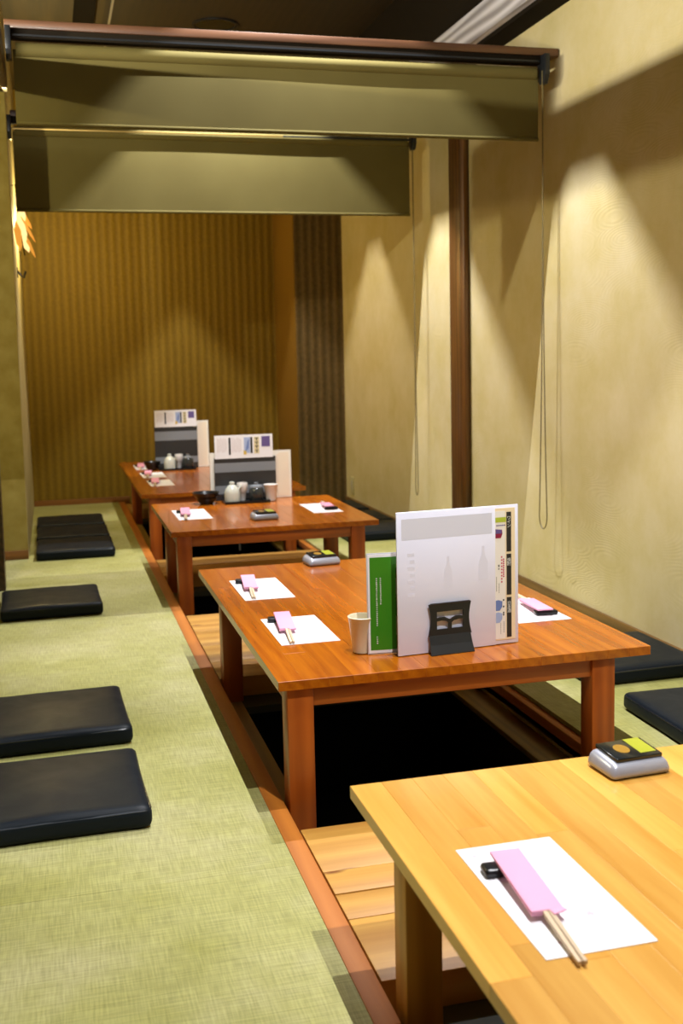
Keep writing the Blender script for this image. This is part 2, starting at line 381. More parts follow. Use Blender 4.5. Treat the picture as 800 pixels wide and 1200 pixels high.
# ceiling with the holes of the downlights
cm = MB(); z0, z1 = CEIL, CEIL + .012
SWD = .11                    # the holes lie in one strip of the ceiling
holes = sorted([(y - .09, y + .09) for y in LAMPS] )
cm.box(.36, LX - SWD, -.6, BY, z0, z1); cm.box(LX + SWD, WX, -.6, BY, z0, z1)
ys = [-.6] + [q for h_ in holes for q in h_] + [BY]
for a, b in zip(ys[0::2], ys[1::2]): cm.box(LX - SWD, LX + SWD, a, b, z0, z1)
ceil = struct('ceiling', cm, 'ceiling')
B(OUTX, .36, -.6, BY, z0, z1).build('ceiling_panel', 'ceiling_pale', ceil)
B(OUTX - .1, WX + .1, -.6, BY + .1, CEIL + .2, CEIL + .23).build('ceiling_slab', 'dark', ceil)
struct('trim_4', B(.207, .306, -.6, BY, CEIL - .05, CEIL), 'dark')
struct('trim_5', B(.388, .398, -.6, BY, CEIL - .012, CEIL), 'white_trim')
# beam along the right wall
struct('beam_right', B(1.770, WX, -.6, BY, 2.28, 2.41), 'beam', bevel=.004)
struct('trim_6', B(1.775, WX, -.6, BY, 2.41, CEIL), 'dark')
struct('trim_7', B(1.80, WX, -.6, BY, 2.262, 2.28), 'dark')
# lintel on the corridor side
struct('beam_left', B(-.20, -.092, -.6, 3.96, 1.91, 1.997), 'dark_wood_y', bevel=.003)
struct('beam_left_far', B(-.60, -.13, 5.60, 5.70, 2.29, 2.40), 'dark_wood_x', bevel=.003)
# post on the right wall
struct('column_right', MB().prism([(4.82, 1.905), (4.815, 1.872), (4.835, 1.858), (4.90, 1.856), (4.985, 1.862), (5.0, 1.880), (5.0, 1.905)], lambda a, b, d: (b, a, d), 0, 2.262), 'post', bevel=.003)
# header boards that carry the blinds
for i, (y, z, k) in enumerate(((3.888, 2.085, 0), (5.398, 2.115, 1))):
    h_ = struct('trim_%d' % (8 + i), B(-.09 - .03 * k, 1.893, y, y + .165, z, z + .028), 'dark_wood_x', bevel=.002)

# ------------------------------------------------------------------ ceiling lamps
def disc(n, r): return [(r * math.cos(2 * math.pi * k / n), r * math.sin(2 * math.pi * k / n)) for k in range(n)]
def level(me, z): me.transform(Matrix.Rotation(-math.pi / 2, 4, 'X')); me.transform(Matrix.Translation((0, 0, z * S))); return me
DL = ['ceiling downlight over the golden nearest table', 'ceiling downlight over the table with the green card', 'ceiling downlight just before the nearer blind',
      'ceiling downlight between the two blinds', 'ceiling downlight over the farthest table']
for y, lb in zip(LAMPS, DL):
    t = thing('ceiling_downlight', lb, 'ceiling light', (LX, y, CEIL), 0, 'recessed ceiling downlights')
    link('trim_ring', level(flat(disc(40, .122), [disc(24, .085)], .006), -.004), 'black', t)
    link('aperture_plate', level(flat(disc(24, .100), [[(HT, -(HD - HT)), (HT, HD - HT), (0, HD), (-HT, HD - HT), (-HT, -(HD - HT)), (0, -HD)]], .0006), .0), 'can_black', t)
    q = .10; lt = LD + .02; e = .004; c = MB()
    c.box(-q - e, -q, -q - e, q + e, -.0002, lt); c.box(q, q + e, -q - e, q + e, -.0002, lt)
    c.box(-q, q, -q - e, -q, -.0002, lt); c.box(-q, q, q, q + e, -.0002, lt); c.box(-q - e, q + e, -q - e, q + e, lt, lt + .004)
    for sx in (-1, 1):
        for sy in (-1, 1): c.prism([(sx * q, sy * q), (sx * q * .3, sy * q), (sx * q, sy * q * .3)], lambda a, b, d: (a, b, d), -.0002, .0004)
    c.build('can', 'can_black', t)
t = thing('ceiling_speaker', 'dark round ceiling fitting seen above the nearer header board', 'ceiling fitting', (.950, 6.08, CEIL))
link('rim', level(flat(disc(44, .124), [disc(40, .108)], .008), -.005), 'black', t)
link('grille', level(flat(disc(40, .108), [], .004), -.003), 'glossblack', t)
t = thing('fill_strip', 'added strip light in an open topped trough behind the left lintel', 'light', (-.60, 1.9, 1.98))
B(-.06, .25, -1.66, 1.66, -.03, .025).build('trough', 'dark', t); B(-.07, -.06, -1.66, 1.66, -.03, .12).build('reflector', 'dark', t)
# corridor pendant and added fill panel, both outside the picture
t = thing('pendant_lamp', 'small pendant lamp hanging in the corridor beyond the left lintel', 'lamp', PEND)
MB().lathe([(.012, .075), (.05, .07), (.085, .045), (.09, .045), (.052, .076), (.010, .085)], seg=28).build('shade', 'black', t, smooth=True)
MB().lathe([(.0001, -.062), (.030, -.060), (.058, -.050), (.058, -.047), (.030, -.056), (.0001, -.058)], seg=28).build('light_stop_bowl', 'black', t, smooth=True)  # bowl added to keep the pendant's light off the near tatami
for k in range(3):
    a_ = 2.1 * k + 2.6; MB().tube([(.056 * math.cos(a_), .056 * math.sin(a_), -.049), (.086 * math.cos(a_), .086 * math.sin(a_), .045)], .0012, 6).build('stay', 'black', t)
MB().tube([(0, 0, .08), (0, 0, CEIL - PEND[2])], .004, 8).build('cord', 'black', t)
t = thing('fill_panel', 'square fill light added behind the camera', 'light', FRONT)
t.rotation_euler = Vector((.25, 1, -.75)).to_track_quat('-Z', 'Y').to_euler()
B(-.32, .32, -.32, .32, .006, .04).build('housing', 'white_trim', t)

# ------------------------------------------------------------------ roller blinds
def roller_blind(y, x0, x1, zb, dz, label, chain_x, chain_z, sw):
    t = thing('roller_blind', label, 'blind', (0, y, 0), 0, 'roller blinds under the wooden header boards')
    zt = 2.085 + dz
    B(x0 - .01, x1 + .02, -.010, .03, zt - .03, zt).build('cassette', 'dark', t, bevel=.003)
    if dz: B(x0 - .01, x0 + 1.27, -.022, -.017, zt - .060, zt - .052).build('rail', 'brass', t, bevel=.001); B(x0 + 1.27, x1, -.022, -.017, zt - .060, zt - .052).build('rail', 'black', t, bevel=.001)  # one rail: brass colour paints its highlight, the rest stays black
    else: B(x0, x1, -.0135, -.010, zt - .024, zt - .018).build('rail', 'black', t)
    MB().tube([(x0 + .01, .0105, zt - .063), (x1 - .01, .0105, zt - .063)], .024, 20).build('roll', 'fabric', t, smooth=True)
    f = MB(); n = 40; zs = (zt - .063, zt - .10, zb + .1, zb)
    for i in range(n + 1):
        x = x0 + (x1 - x0) * i / n
        for j, z in enumerate(zs):
            yy = .004 + .0012 * math.sin(x * 5.2 + j) * (j > 0)
            f.v += [(x, yy, z), (x, yy + .0016, z)]
    k = len(zs) * 2
    for i in range(n):
        for j in range(len(zs) - 1):
            a = i * k + j * 2; b = a + k
            f.f += [(a, b, b + 2, a + 2), (a + 1, a + 3, b + 3, b + 1)]
    f.build('fabric', 'fabric', t, smooth=True)
    MB().tube([(x0, .005, zb), (x1, .005, zb)], .007, 12).build('bottom_bar', 'fabric', t, smooth=True)
    for xa, xb in ((x0 - .022, x0 - .004), (x1 + .004, x1 + .024)):
        br = MB().prism([(-.05, zt), (.02, zt), (.02, zt - .08), (.0, zt - .105), (-.03, zt - .105), (-.05, zt - .075)], lambda a, b, d: (d, a, b), xa, xb)
        br.build('bracket', 'black', t, bevel=.002)
    cp = [(chain_x, -.034, zt - .06)]; n = 26; hw = .006
    pts = []
    for s_ in (-1, 1):
        col = []
        for i in range(n + 1):
            u = i / n; z = zt - .06 + (chain_z + .03 - zt + .06) * u
            col.append((chain_x + s_ * .004 * (1 - u), -.02 + s_ * (hw + (sw - hw) * u ** 3), z))
        pts.append(col)
    arc = [(chain_x, -.02 - sw * math.cos(math.pi * i / 12), chain_z + .03 - .05 * math.sin(math.pi * i / 12)) for i in range(1, 12)]
    loop = pts[0] + arc + pts[1][::-1]
    MB().tube(loop, .0022, 6).build('pull_chain', 'chain', t, smooth=True)
    me = MB().lathe([(.0001, -.0036), (.0027, -.0024), (.0037, 0), (.0027, .0024), (.0001, .0036)], seg=6).mesh('bead', smooth=True)
    acc = 0; k = 0; last = Vector(loop[0]); bm = MB()
    L = [Vector(p) for p in loop]; seglen = [(b - a).length for a, b in zip(L, L[1:])]; tot = sum(seglen)
    q = 0.0; i = 0; base = 0.0; step = .0165
    while q < tot:
        while base + seglen[i] < q: base += seglen[i]; i += 1
        p = L[i].lerp(L[i + 1], (q - base) / seglen[i]); r = .0034
        b0 = len(bm.v)
        for dv in ((r, 0, 0), (-r, 0, 0), (0, r, 0), (0, -r, 0), (0, 0, r), (0, 0, -r)): bm.v.append(tuple(p + Vector(dv)))
        bm.f += [tuple(b0 + j for j in f_) for f_ in ((0, 2, 4), (2, 1, 4), (1, 3, 4), (3, 0, 4), (2, 0, 5), (1, 2, 5), (3, 1, 5), (0, 3, 5))]
        q += step
    o = bm.build('chain_beads', 'chain', t, smooth=True); o['kind'] = 'stuff'
    return t
roller_blind(3.902, -.066, 1.818, 1.783, 0, 'nearer and wider dark olive roller blind with a long bead chain', 1.826, .325, .034)
roller_blind(5.412, -.112, 1.812, 1.693, .03, 'farther and lower dark olive roller blind with a brass highlight painted on its rail', 1.822, .275, .02)

# ------------------------------------------------------------------ planks over the pit
def bridge(y0, y1, cuts, label):
    t = thing('plank_bridge', label, 'planks', ((.466 + 1.270) / 2, y0, -.03))
    cx = (.466 + 1.270) / 2
    for a, b in zip([y0] + cuts, cuts + [y1]):
        lift = random.uniform(-.0012, .0012)
        B(.4665 - cx, 1.2705 - cx, a - y0 + .0012, b - y0 - .0012, -.034, .029 + lift).build('plank', 'plank', t, bevel=.002)
    return t
bridge(1.591, 2.184, [1.794, 1.888, 1.981], 'pale wooden planks between the golden table and the table with the green card')
bridge(3.322, 4.197, [3.52, 3.734, 3.933], 'pale wooden planks between the second and third low tables')
bridge(5.02, 5.432, [5.22], 'pale wooden planks between the two farthest low tables')
bridge(7.305, 7.64, [7.48], 'pale wooden planks at the back wall behind the farthest table')

# ------------------------------------------------------------------ tables
H = .29; TH = .0215
def table(x0, x1, y0, y1, legs, label, top, leg, apron, cols, front_over=.018):
    cx, cy = (x0 + x1) / 2, (y0 + y1) / 2
    t = thing('low_table', label, 'table', (cx, cy, 0), 0, 'low tables over the sunken pit')
    core = B(x0 - cx + .004, x1 - cx - .004, y0 - cy + .004, y1 - cy - .004, H - TH + .001, H - .006).build('tabletop', top, t)
    wd = (x1 - x0) / cols; ln = y1 - y0
    for c in range(cols):
        n = random.choice((2, 3, 3)); cuts = sorted(random.uniform(.12, .88) for _ in range(n - 1))
        if n == 3 and cuts[1] - cuts[0] < .2: cuts = [.3 + random.uniform(-.15, .1), .7 + random.uniform(-.1, .15)]
        cuts = [0] + cuts + [1]
        for a, b in zip(cuts, cuts[1:]):
            ya, yb = y0 + ln * a, y0 + ln * b
            me = B(-wd / 2, wd / 2, -(yb - ya) / 2, (yb - ya) / 2, -TH / 2, TH / 2).mesh('stave', .0007, 1)
            link('stave', me, top, core, (x0 + wd * (c + .5) - cx, (ya + yb) / 2 - cy, H - TH / 2))
    lx0, lx1, ly0, ly1, lw = legs
    for (lx, ly) in ((lx0, ly0), (lx1 - lw, ly0), (lx0, ly1 - lw), (lx1 - lw, ly1 - lw)):
        B(lx - cx, lx + lw - cx, ly - cy, ly + lw - cy, -.0605 if lx < 1 else -.0665, H - TH).build('leg', leg, t, bevel=.003)
    i = .006; za, zb = H - TH - .045, H - TH
    B(lx0 + lw - cx, lx1 - lw - cx, ly0 - cy + i, ly0 - cy + i + .022, za, zb).build('apron', apron, t, bevel=.002)
    B(lx0 + lw - cx, lx1 - lw - cx, ly1 - cy - i - .022, ly1 - cy - i, za, zb).build('apron', apron, t, bevel=.002)
    B(lx0 - cx + i, lx0 - cx + i + .022, ly0 + lw - cy, ly1 - lw - cy, za, zb).build('apron', apron, t, bevel=.002)
    B(lx1 - cx - i - .022, lx1 - cx - i, ly0 + lw - cy, ly1 - lw - cy, za, zb).build('apron', apron, t, bevel=.002)
    return t
table(.446, 1.356, .36, 1.686, (.472, 1.268, .48, 1.535, .058), 'golden blockwood low table nearest the camera', 'table_gold', 'leg_gold', 'leg_gold', 17)
table(.449, 1.355, 2.288, 3.618, (.470, 1.268, 2.300, 3.318, .060), 'reddish low table carrying the white menu stand and green card', 'table_red', 'table_leg', 'table_apron', 16)
table(.446, 1.328, 4.442, 5.342, (.470, 1.268, 4.450, 4.965, .060), 'reddish low table with a paper cup and tray of condiments', 'table_red', 'table_leg', 'table_apron', 16)
table(.430, 1.306, 5.735, 7.60, (.470, 1.250, 5.75, 7.10, .060), 'farthest reddish low table with three place settings', 'table_red', 'table_leg', 'table_apron', 16)

# ------------------------------------------------------------------ cushions
def cushion_mesh(hx, hy, t, seed):
    bm = bmesh.new(); bmesh.ops.create_cube(bm, size=2)
    bmesh.ops.subdivide_edges(bm, edges=bm.edges[:], cuts=15, use_grid_fill=True)
    r = .017; hz = t / 2
    for v in bm.verts:
        q = []
        for a, h_ in zip(v.co, (hx, hy, hz)):
            s_ = 1 if a >= 0 else -1; q.append(s_ * (1 - (1 - abs(a)) ** 1.7) * h_)
        a, b, c = q
        inn = [max(-(h_ - r), min(h_ - r, k)) for k, h_ in zip(q, (hx, hy, hz))]
        d_ = Vector([k - i for k, i in zip(q, inn)])
        if d_.length > 1e-6: d_ = d_.normalized() * r
        p = Vector(inn) + d_
        ux, uy = p.x / hx, p.y / hy
        puff = (1 - ux ** 2) * (1 - uy ** 2)
        w_ = noise.noise(Vector((p.x * 9 + seed, p.y * 9, seed * 3.1))) * .004 + noise.noise(Vector((p.x * 30, p.y * 12 + seed, seed))) * .0016
        if p.z > 0: p.z += .007 * puff + w_ * (.3 + .7 * puff)
        p.x *= 1 - .012 * (1 - uy ** 2); p.y *= 1 - .012 * (1 - ux ** 2)
        p.x += noise.noise(Vector((p.y * 8, p.z * 20, seed))) * .0022; p.y += noise.noise(Vector((p.x * 8, p.z * 20, seed + 5))) * .0022
        v.co = Vector((p.x, p.y, p.z + hz)) * S
    me = bpy.data.meshes.new('cover'); bm.to_mesh(me); bm.free()
    for p in me.polygons: p.use_smooth = True
    return me
def cushion(x, y, rz, label, group, seed):
    hx, hy, t = .195, .195, .050
    th = thing('floor_cushion', label, 'cushion', (x, y, 0), rz, group)
    link('cover', cushion_mesh(hx, hy, t, seed), 'leather', th)
    for zc in (t - .010,):
        pts = []; r = .017; a0 = hx - .0035; b0 = hy - .0035
        n = 16
        for (sx, sy, st) in ((1, 1, 0), (-1, 1, 90), (-1, -1, 180), (1, -1, 270)):
            for k in range(5):
                an = math.radians(st + k * 22.5); pts.append((sx * (a0 - r) + r * math.cos(an), sy * (b0 - r) + r * math.sin(an), zc))
        fine = []
        for p, q in zip(pts, pts[1:] + pts[:1]):
            m_ = max(1, int((Vector(q) - Vector(p)).length / .03))
            for k in range(m_):
                v = Vector(p).lerp(Vector(q), k / m_)
                ux, uy = v.x / hx, v.y / hy
                fine.append((v.x * (1 - .012 * (1 - uy ** 2)), v.y * (1 - .012 * (1 - ux ** 2)), zc + .0015 * noise.noise(Vector((v.x * 12, v.y * 12, seed)))))
        MB().tube(fine + fine[:1], .0032, 6, False).build('piping', 'piping', th, smooth=True)
    return th
GL, GR = 'black floor cushions on the left tatami', 'black floor cushions along the right wall'
cushion(-.031, 2.468, .02, 'black floor cushion lowest in the picture, on the left tatami', GL, 1.3)
cushion(-.035, 3.005, .03, 'black floor cushion just behind the frontmost one on the left tatami', GL, 2.7)
cushion(-.038, 4.515, .02, 'lone black floor cushion on the left tatami beside the dark post', GL, 4.1)
cushion(.085, 5.790, .0, 'frontmost of the three black cushions lined up at the far left', GL, 5.9)
cushion(.082, 6.238, .0, 'middle one of the three black cushions lined up at the far left', GL, 7.7)
cushion(.078, 6.690, .0, 'rearmost of the three black cushions, near the brown back wall', GL, 9.2)
cushion(1.682, 2.472, -.03, 'black floor cushion at the right picture edge, nearest on that side', GR, 11.3)
cushion(1.690, 3.058, .02, 'black floor cushion on the right wall seen behind the corner of the second table', GR, 12.5)
cushion(1.680, 5.735, .0, 'front one of the three black cushions along the far right wall', GR, 14.1)
cushion(1.682, 6.165, .0, 'middle one of the three black cushions along the far right wall', GR, 15.8)
cushion(1.676, 6.640, .0, 'rear one of the three black cushions along the far right wall', GR, 17.2)

# ------------------------------------------------------------------ place settings
def placemat(cx, cy, hx, hy, rz, label):
    t = thing('placemat', label, 'placemat', (cx, cy, H), rz, 'white paper placemats')
    B(-hx, hx, -hy, hy, .0003, .0011).build('sheet', 'paper', t)
    pr = MB()
    for px, py, s_ in ((-.75, .82, .006), (-.5, .9, .0035), (.55, .55, .0035), (.62, .1, .0045), (.35, -.45, .009), (-.55, -.8, .005), (.0, -.52, .0035), (.72, -.2, .003)):
        a0 = random.uniform(0, 3); poly = [(px * hx + s_ * (1 if k % 2 else .45) * math.cos(a0 + k * .628), py * hy + s_ * (1 if k % 2 else .45) * math.sin(a0 + k * .628)) for k in range(10)]
        pr.prism(poly, lambda a, b, d: (a, b, d), .0011, .0013)
    pr.build('petal_print', 'petal', t)
M['petal'] = mat('pale_petal_print', (.80, .55, .62), .6, .3)
def chopsticks(cx, cy, rz, label, rest_label):
    """sleeve centre; the bare tips point to local -y, the raised end lies on a rest"""
    r = thing('chopstick_rest', rest_label, 'chopstick rest', (cx, cy, H + .0012), rz, 'black chopstick rests')
    MB().box(-.040, .022, .040, .070, 0, .0125).build('body', 'lacquer', r, bevel=.0055, seg=4)
    t = thing('chopsticks', label, 'chopsticks', (cx, cy, H + .0012), rz, 'chopsticks in pink paper sleeves')
    def zz(y): return .0052 + (y + .19) / .27 * .0125
    s_ = MB(); hw = .0215
    for dz, in ((0,),):
        y0, y1 = -.078, .080
        z0_, z1_ = zz(y0), zz(y1)
        s_.hexa([(-hw, y0, z0_ - .003), (hw, y0, z0_ - .003), (hw, y1, z1_ - .001), (-hw, y1, z1_ - .001), (-hw, y0, z0_ + .004), (hw, y0, z0_ + .004), (hw, y1, z1_ + .003), (-hw, y1, z1_ + .003)])
        s_.prism([(.004, y0 - .012), (hw + .003, y0 - .004), (hw, y0 + .004), (.002, y0 + .004)], lambda a, b, d: (a, b, d), z0_ + .002, z0_ + .004)
    s_.build('sleeve', 'pink', t, bevel=.0008)
    for x in (-.0065, .0005):
        y0, y1 = -.185, -.06
        MB().hexa([(x, y0, zz(y0) - .003), (x + .005, y0, zz(y0) - .003), (x + .0062, y1, zz(y1) - .003), (x, y1, zz(y1) - .003),
                   (x, y0, zz(y0) + .002), (x + .005, y0, zz(y0) + .002), (x + .0062, y1, zz(y1) + .003), (x, y1, zz(y1) + .003)]).build('chopstick', 'chop', t)
    return t
SETS = [((.600, 1.262), (.0730, .1490), 0, 'on the golden nearest table'),
        ((.592, 3.248), (.0745, .148), 0, 'rear left on the table with the green card'),
        ((.592, 2.722), (.0745, .140), 0, 'nearest the cream cup on the table with the green card'),
        ((1.225, 2.722), (.0750, .132), math.pi, 'behind the white menu stand, at the right of its table'),
        ((.590, 4.918), (.0750, .160), 0, 'at the left of the table with the paper cup'),
        ((1.183, 4.890), (.0680, .155), math.pi, 'at the right of the table with the paper cup'),
        ((.572, 7.18), (.069, .150), 0, 'on the farthest table, rearmost of three'),
        ((.575, 6.68), (.069, .150), 0, 'on the farthest table, middle of three'),
        ((.578, 6.24), (.066, .150), 0, 'on the farthest table, front one of three')]
for (cx, cy), (hx, hy), rz_, where in SETS:
    tl = -.06 if cy < 2 else -.10; up = .035 if 2 < cy < 4 and rz_ == 0 else 0
    placemat(cx, cy, hx, hy, 0, 'petal printed white placemat ' + where)
    s_ = -1 if rz_ == 0 else 1
    chopsticks(cx + s_ * .028, cy + up + (.010 if rz_ == 0 else -.01), rz_ + tl, 'pink sleeved chopsticks ' + where, 'black chopstick rest ' + where)

# ------------------------------------------------------------------ call buttons
def caller(cx, cy, rz, label):
    t = thing('call_button', label, 'call button', (cx, cy, H), rz, 'silver table call buttons')
    MB().hexa([(-.060, -.045, .001), (.060, -.045, .001), (.060, .045, .001), (-.060, .045, .001), (-.052, -.036, .026), (.052, -.036, .026), (.052, .040, .031), (-.052, .040, .031)]).build('housing', 'silver', t, bevel=.011, seg=4)
    def top(x0, x1, y0, y1, a, b): # a slanted plate lying on the housing
        f = lambda y: .0275 + (y + .036) / .076 * .005
        return MB().hexa([(x0, y0, f(y0) + a), (x1, y0, f(y0) + a), (x1, y1, f(y1) + a), (x0, y1, f(y1) + a), (x0, y0, f(y0) + b), (x1, y0, f(y0) + b), (x1, y1, f(y1) + b), (x0, y1, f(y1) + b)])
    top(-.042, .046, -.030, .038, -.002, .005).build('button_plate', 'glossblack', t, bevel=.002)
    top(.010, .040, -.020, .036, .005, .0056).build('label_sticker', 'label_yg', t)
    n = 20; e = MB().prism([(-.012 + .013 * math.cos(2 * math.pi * k / n), .004 + .017 * math.sin(2 * math.pi * k / n)) for k in range(n)], lambda a, b, d: (a, b, .0275 + (b + .036) / .076 * .005 + d), .005, .0056)
    e.build('emblem', 'amber_ring', t)
caller(.915, 1.612, .06, 'silver call button with yellow label on the golden nearest table')
caller(.862, 3.575, .10, 'silver call button at the far edge of the table with the green card')
caller(.872, 4.655, .08, 'silver call button on the table with the paper cup')

# ------------------------------------------------------------------ cups
def cup(cx, cy, r0, r1, h_, m, label, name='cup', cat='cup', lip=.0015):
    t = thing(name, label, cat, (cx, cy, H))
    MB().lathe([(.0001, .001), (r0 * .9, .001), (r0, .003), (r1, h_), (r1 + lip, h_ + .0015), (r1 - .001, h_ + .003), (r1 - .0035, h_ - .001), (r0 - .003, .008), (.0001, .007)], seg=36).build('body', m, t, smooth=True)
    return t
t = cup(.690, 2.462, .0235, .0335, .086, 'ivory', 'cream open cup beside the green card')
cup(1.016, 5.232, .024, .034, .080, 'cup_white', 'white paper cup beside the condiment tray', 'paper_cup')

# ------------------------------------------------------------------ menu stand on the second table
ang = math.atan2(.026, .316)
def frame(loc, rz):
    return thing
MS = thing('menu_stand', 'large white laminated menu sheet in a black stand, drink lists at its right edge', 'menu', (.756, 2.393, H), ang)
W_, HT = .317, .337
B(0, W_, .000, .0022, .002, HT + .004).build('laminated_back', 'sheet', MS, bevel=.0008)
sh = B(.0, .2545, -.0024, -.0004, .002, HT + .003).build('white_sheet', 'sheet', MS, bevel=.0006)
B(.012, .246, -.0027, -.0024, HT - .062, HT - .012).build('grey_show_through', 'sheet_grey', sh)
bo = MB()
for bx, bz, s_ in ((.130, .175, 1.), (.222, .185, 1.1)):
    pr = [(0, .0), (.011, .0), (.011, .040), (.004, .055), (.003, .075), (-.003, .075), (-.004, .055), (-.011, .040), (-.011, 0)]
    bo.prism([(bx + a * s_, bz - .02 + b * s_) for a, b in pr], lambda a, b, d: (a, d, b), -.0027, -.0024)
for i in range(7): bo.box(.026 + .006 * (i % 2), .044, -.0027, -.0024, .14 + .016 * i, .148 + .016 * i)
bo.build('faint_print', 'sheet_faint', sh)['kind'] = 'stuff'
ds = B(.2545, .308, -.0012, .0, .012, HT - .003).build('drink_list', 'cream', MS)
BAR = [(.228, .324), (.122, .222), (.018, .116)]
for (z0_, z1_), txt in zip(BAR, ('ワ\nイ\nン', '焼\n酎', '日\n本\n酒')):
    B(.2545, .2815, -.0016, -.0012, z0_ - .003, z1_ + .003).build('list_panel', 'pale_cream', MS)
    b_ = B(.285, .2975, -.0021, -.0016, z0_, z1_).build('title_bar', 'black_ink', MS)
    text('title_lettering', txt, .0108, 'white_ink', b_, (.29125, -.0023, z1_ - .010), space=.86)
B(.2555, .284, -.0020, -.0016, .300, .312).build('lime_banner', 'lime_ink', MS)
k = MB().prism([(.2555, .262), (.270, .262), (.274, .272), (.273, .282), (.2555, .284)], lambda a, b, d: (a, d, b), -.0020, -.0016).build('wine_picture', 'wine_ink', MS)
MB().prism([(.2555, .273), (.272, .273), (.272, .282), (.2555, .284)], lambda a, b, d: (a, d, b), -.0022, -.0020).build('wine_picture', 'purple_ink', MS)
rd = MB(); bk = MB(); pu = MB()
for j in range(9): rd.box(.275, .2785, -.0020, -.0016, .208 - j * .0052, .2115 - j * .0052); rd.box(.270, .2735, -.0020, -.0016, .214 - j * .0076, .2175 - j * .0076)
for j in range(5): pu.box(.258 + j * .005, .2615 + j * .005, -.0020, -.0016, .291, .294)
for j in range(8): bk.box(.2635, .265, -.0020, -.0016, .150 - j * .003, .1515 - j * .003); bk.box(.257, .2585, -.0020, -.0016, .165 - j * .0045, .1675 - j * .0045); bk.box(.276, .2775, -.0020, -.0016, .055 - j * .0035, .0568 - j * .0035); bk.box(.268, .2692, -.0020, -.0016, .052 - j * .0035, .0538 - j * .0035)
for z_ in (.195, .192, .186): bk.box(.262, .266, -.0020, -.0016, z_, z_ + .002)
for z_ in (.108, .092, .077, .072): bk.box(.2745, .278, -.0020, -.0016, z_, z_ + .004)
for o_ in (rd.build('red_lettering', 'red_ink', MS), bk.build('small_lettering', 'black_ink', MS), pu.build('violet_lettering', 'purple_ink', MS)): o_['kind'] = 'stuff'
for cz, m_ in ((.098, 'blue_ink'), (.068, 'pale_blue_ink')):
    MB().prism([(.2555, cz - .013), (.266, cz - .013), (.2725, cz - .004), (.273, cz + .009), (.2625, cz + .013), (.2555, cz + .012)], lambda a, b, d: (a, d, b), -.0020, -.0016).build('sake_picture', m_, MS)
B(.003, .316, .010, .016, .002, .21).build('rear_board', 'charcoal', MS)
for z_ in (.05, .14): B(.003, .3165, .0095, .0165, z_, z_ + .045).build('rear_stripe', 'slate', MS)
# black bent stand with the open book cut out of it
ST = thing('menu_holder', 'black metal stand with open book cut out, before the white sheet', 'stand', (.886, 2.4005, H), ang)
L_ = []
for i in range(9): u = i / 8; L_.append((.056 - .006 * math.sin(math.pi * u) - .001 * u, .042 + .077 * u))
outer = L_ + [(-a, b) for a, b in reversed(L_)]
hw, hz0, hz1, hm = .034, .058, .100, .081
def wave(s_): return [(s_ * (.0035 + .0305 * i / 6), hm - .0022 + .0035 * math.sin(math.pi * min(1, i / 6 * 1.1)) + .001 * (i / 6)) for i in range(7)]
upper = [(-hw, hz1), (-hw, hm + .004)] + [(-a, b + .0062) for a, b in [(.0, 0)] and []] + [(-.026, hm + .0062), (-.014, hm + .006), (0, hm - .001), (.014, hm + .006), (.026, hm + .0062), (hw, hm + .004), (hw, hz1)]
lowl = [(-hw, hz0), (-.0042, hz0), (-.0042, hm - .009), (-.010, hm - .0045), (-.022, hm - .0025), (-hw, hm - .0035)]
lowr = [(-a, b) for a, b in reversed(lowl)]
me = flat(outer, [upper, lowl, lowr], .003)
link('plate', me, 'black', ST, (0, -.006, 0))
MB().hexa([(-.057, -.026, .0006), (.055, -.026, .0006), (.053, -.004, .044), (-.053, -.004, .044), (-.057, -.0225, .0006), (.055, -.0225, .0006), (.053, -.0075, .044), (-.053, -.0075, .044)]).build('foot', 'black', ST)
B(-.055, .055, -.026, -.004, .0004, .0022).build('base', 'black', ST)
MB().tube([(-.05, -.0062, .119), (.052, -.0062, .119)], .0022, 8).build('rolled_edge', 'black', ST, smooth=True)
# green card
GC = thing('green_card', 'upright green card in a clear sleeve beside the cream cup', 'card', (.694, 2.432, H), math.atan2(-.012, .13))
B(0, .13, 0, .0018, .001, .243).build('sleeve', 'sheet_edge', GC, bevel=.0006)
B(.003, .127, -.0008, 0, .004, .240).build('white_border', 'paper', GC)
B(.0075, .122, -.0013, -.0008, .011, .233).build('green_panel', 'green', GC)
wi = MB()
random.seed(3)
for x, za, zb, n in ((.033, .185, .120, 14), (.0235, .185, .068, 24), (.0235, .045, .025, 4)):
    for i in range(n):
        z_ = za - (za - zb) * (i + .5) / n; hh = (za - zb) / n * .36
        wi.box(x - .0018, x + .0018, -.0016, -.0013, z_ - .0007, z_ + .0007 * random.uniform(.3, 1.2)); wi.box(x - .0018 * random.random(), x - .0004 + .002 * random.random(), -.0016, -.0013, z_ - hh, z_ + hh)
wi.build('small_lettering', 'white_ink', GC)['kind'] = 'stuff'

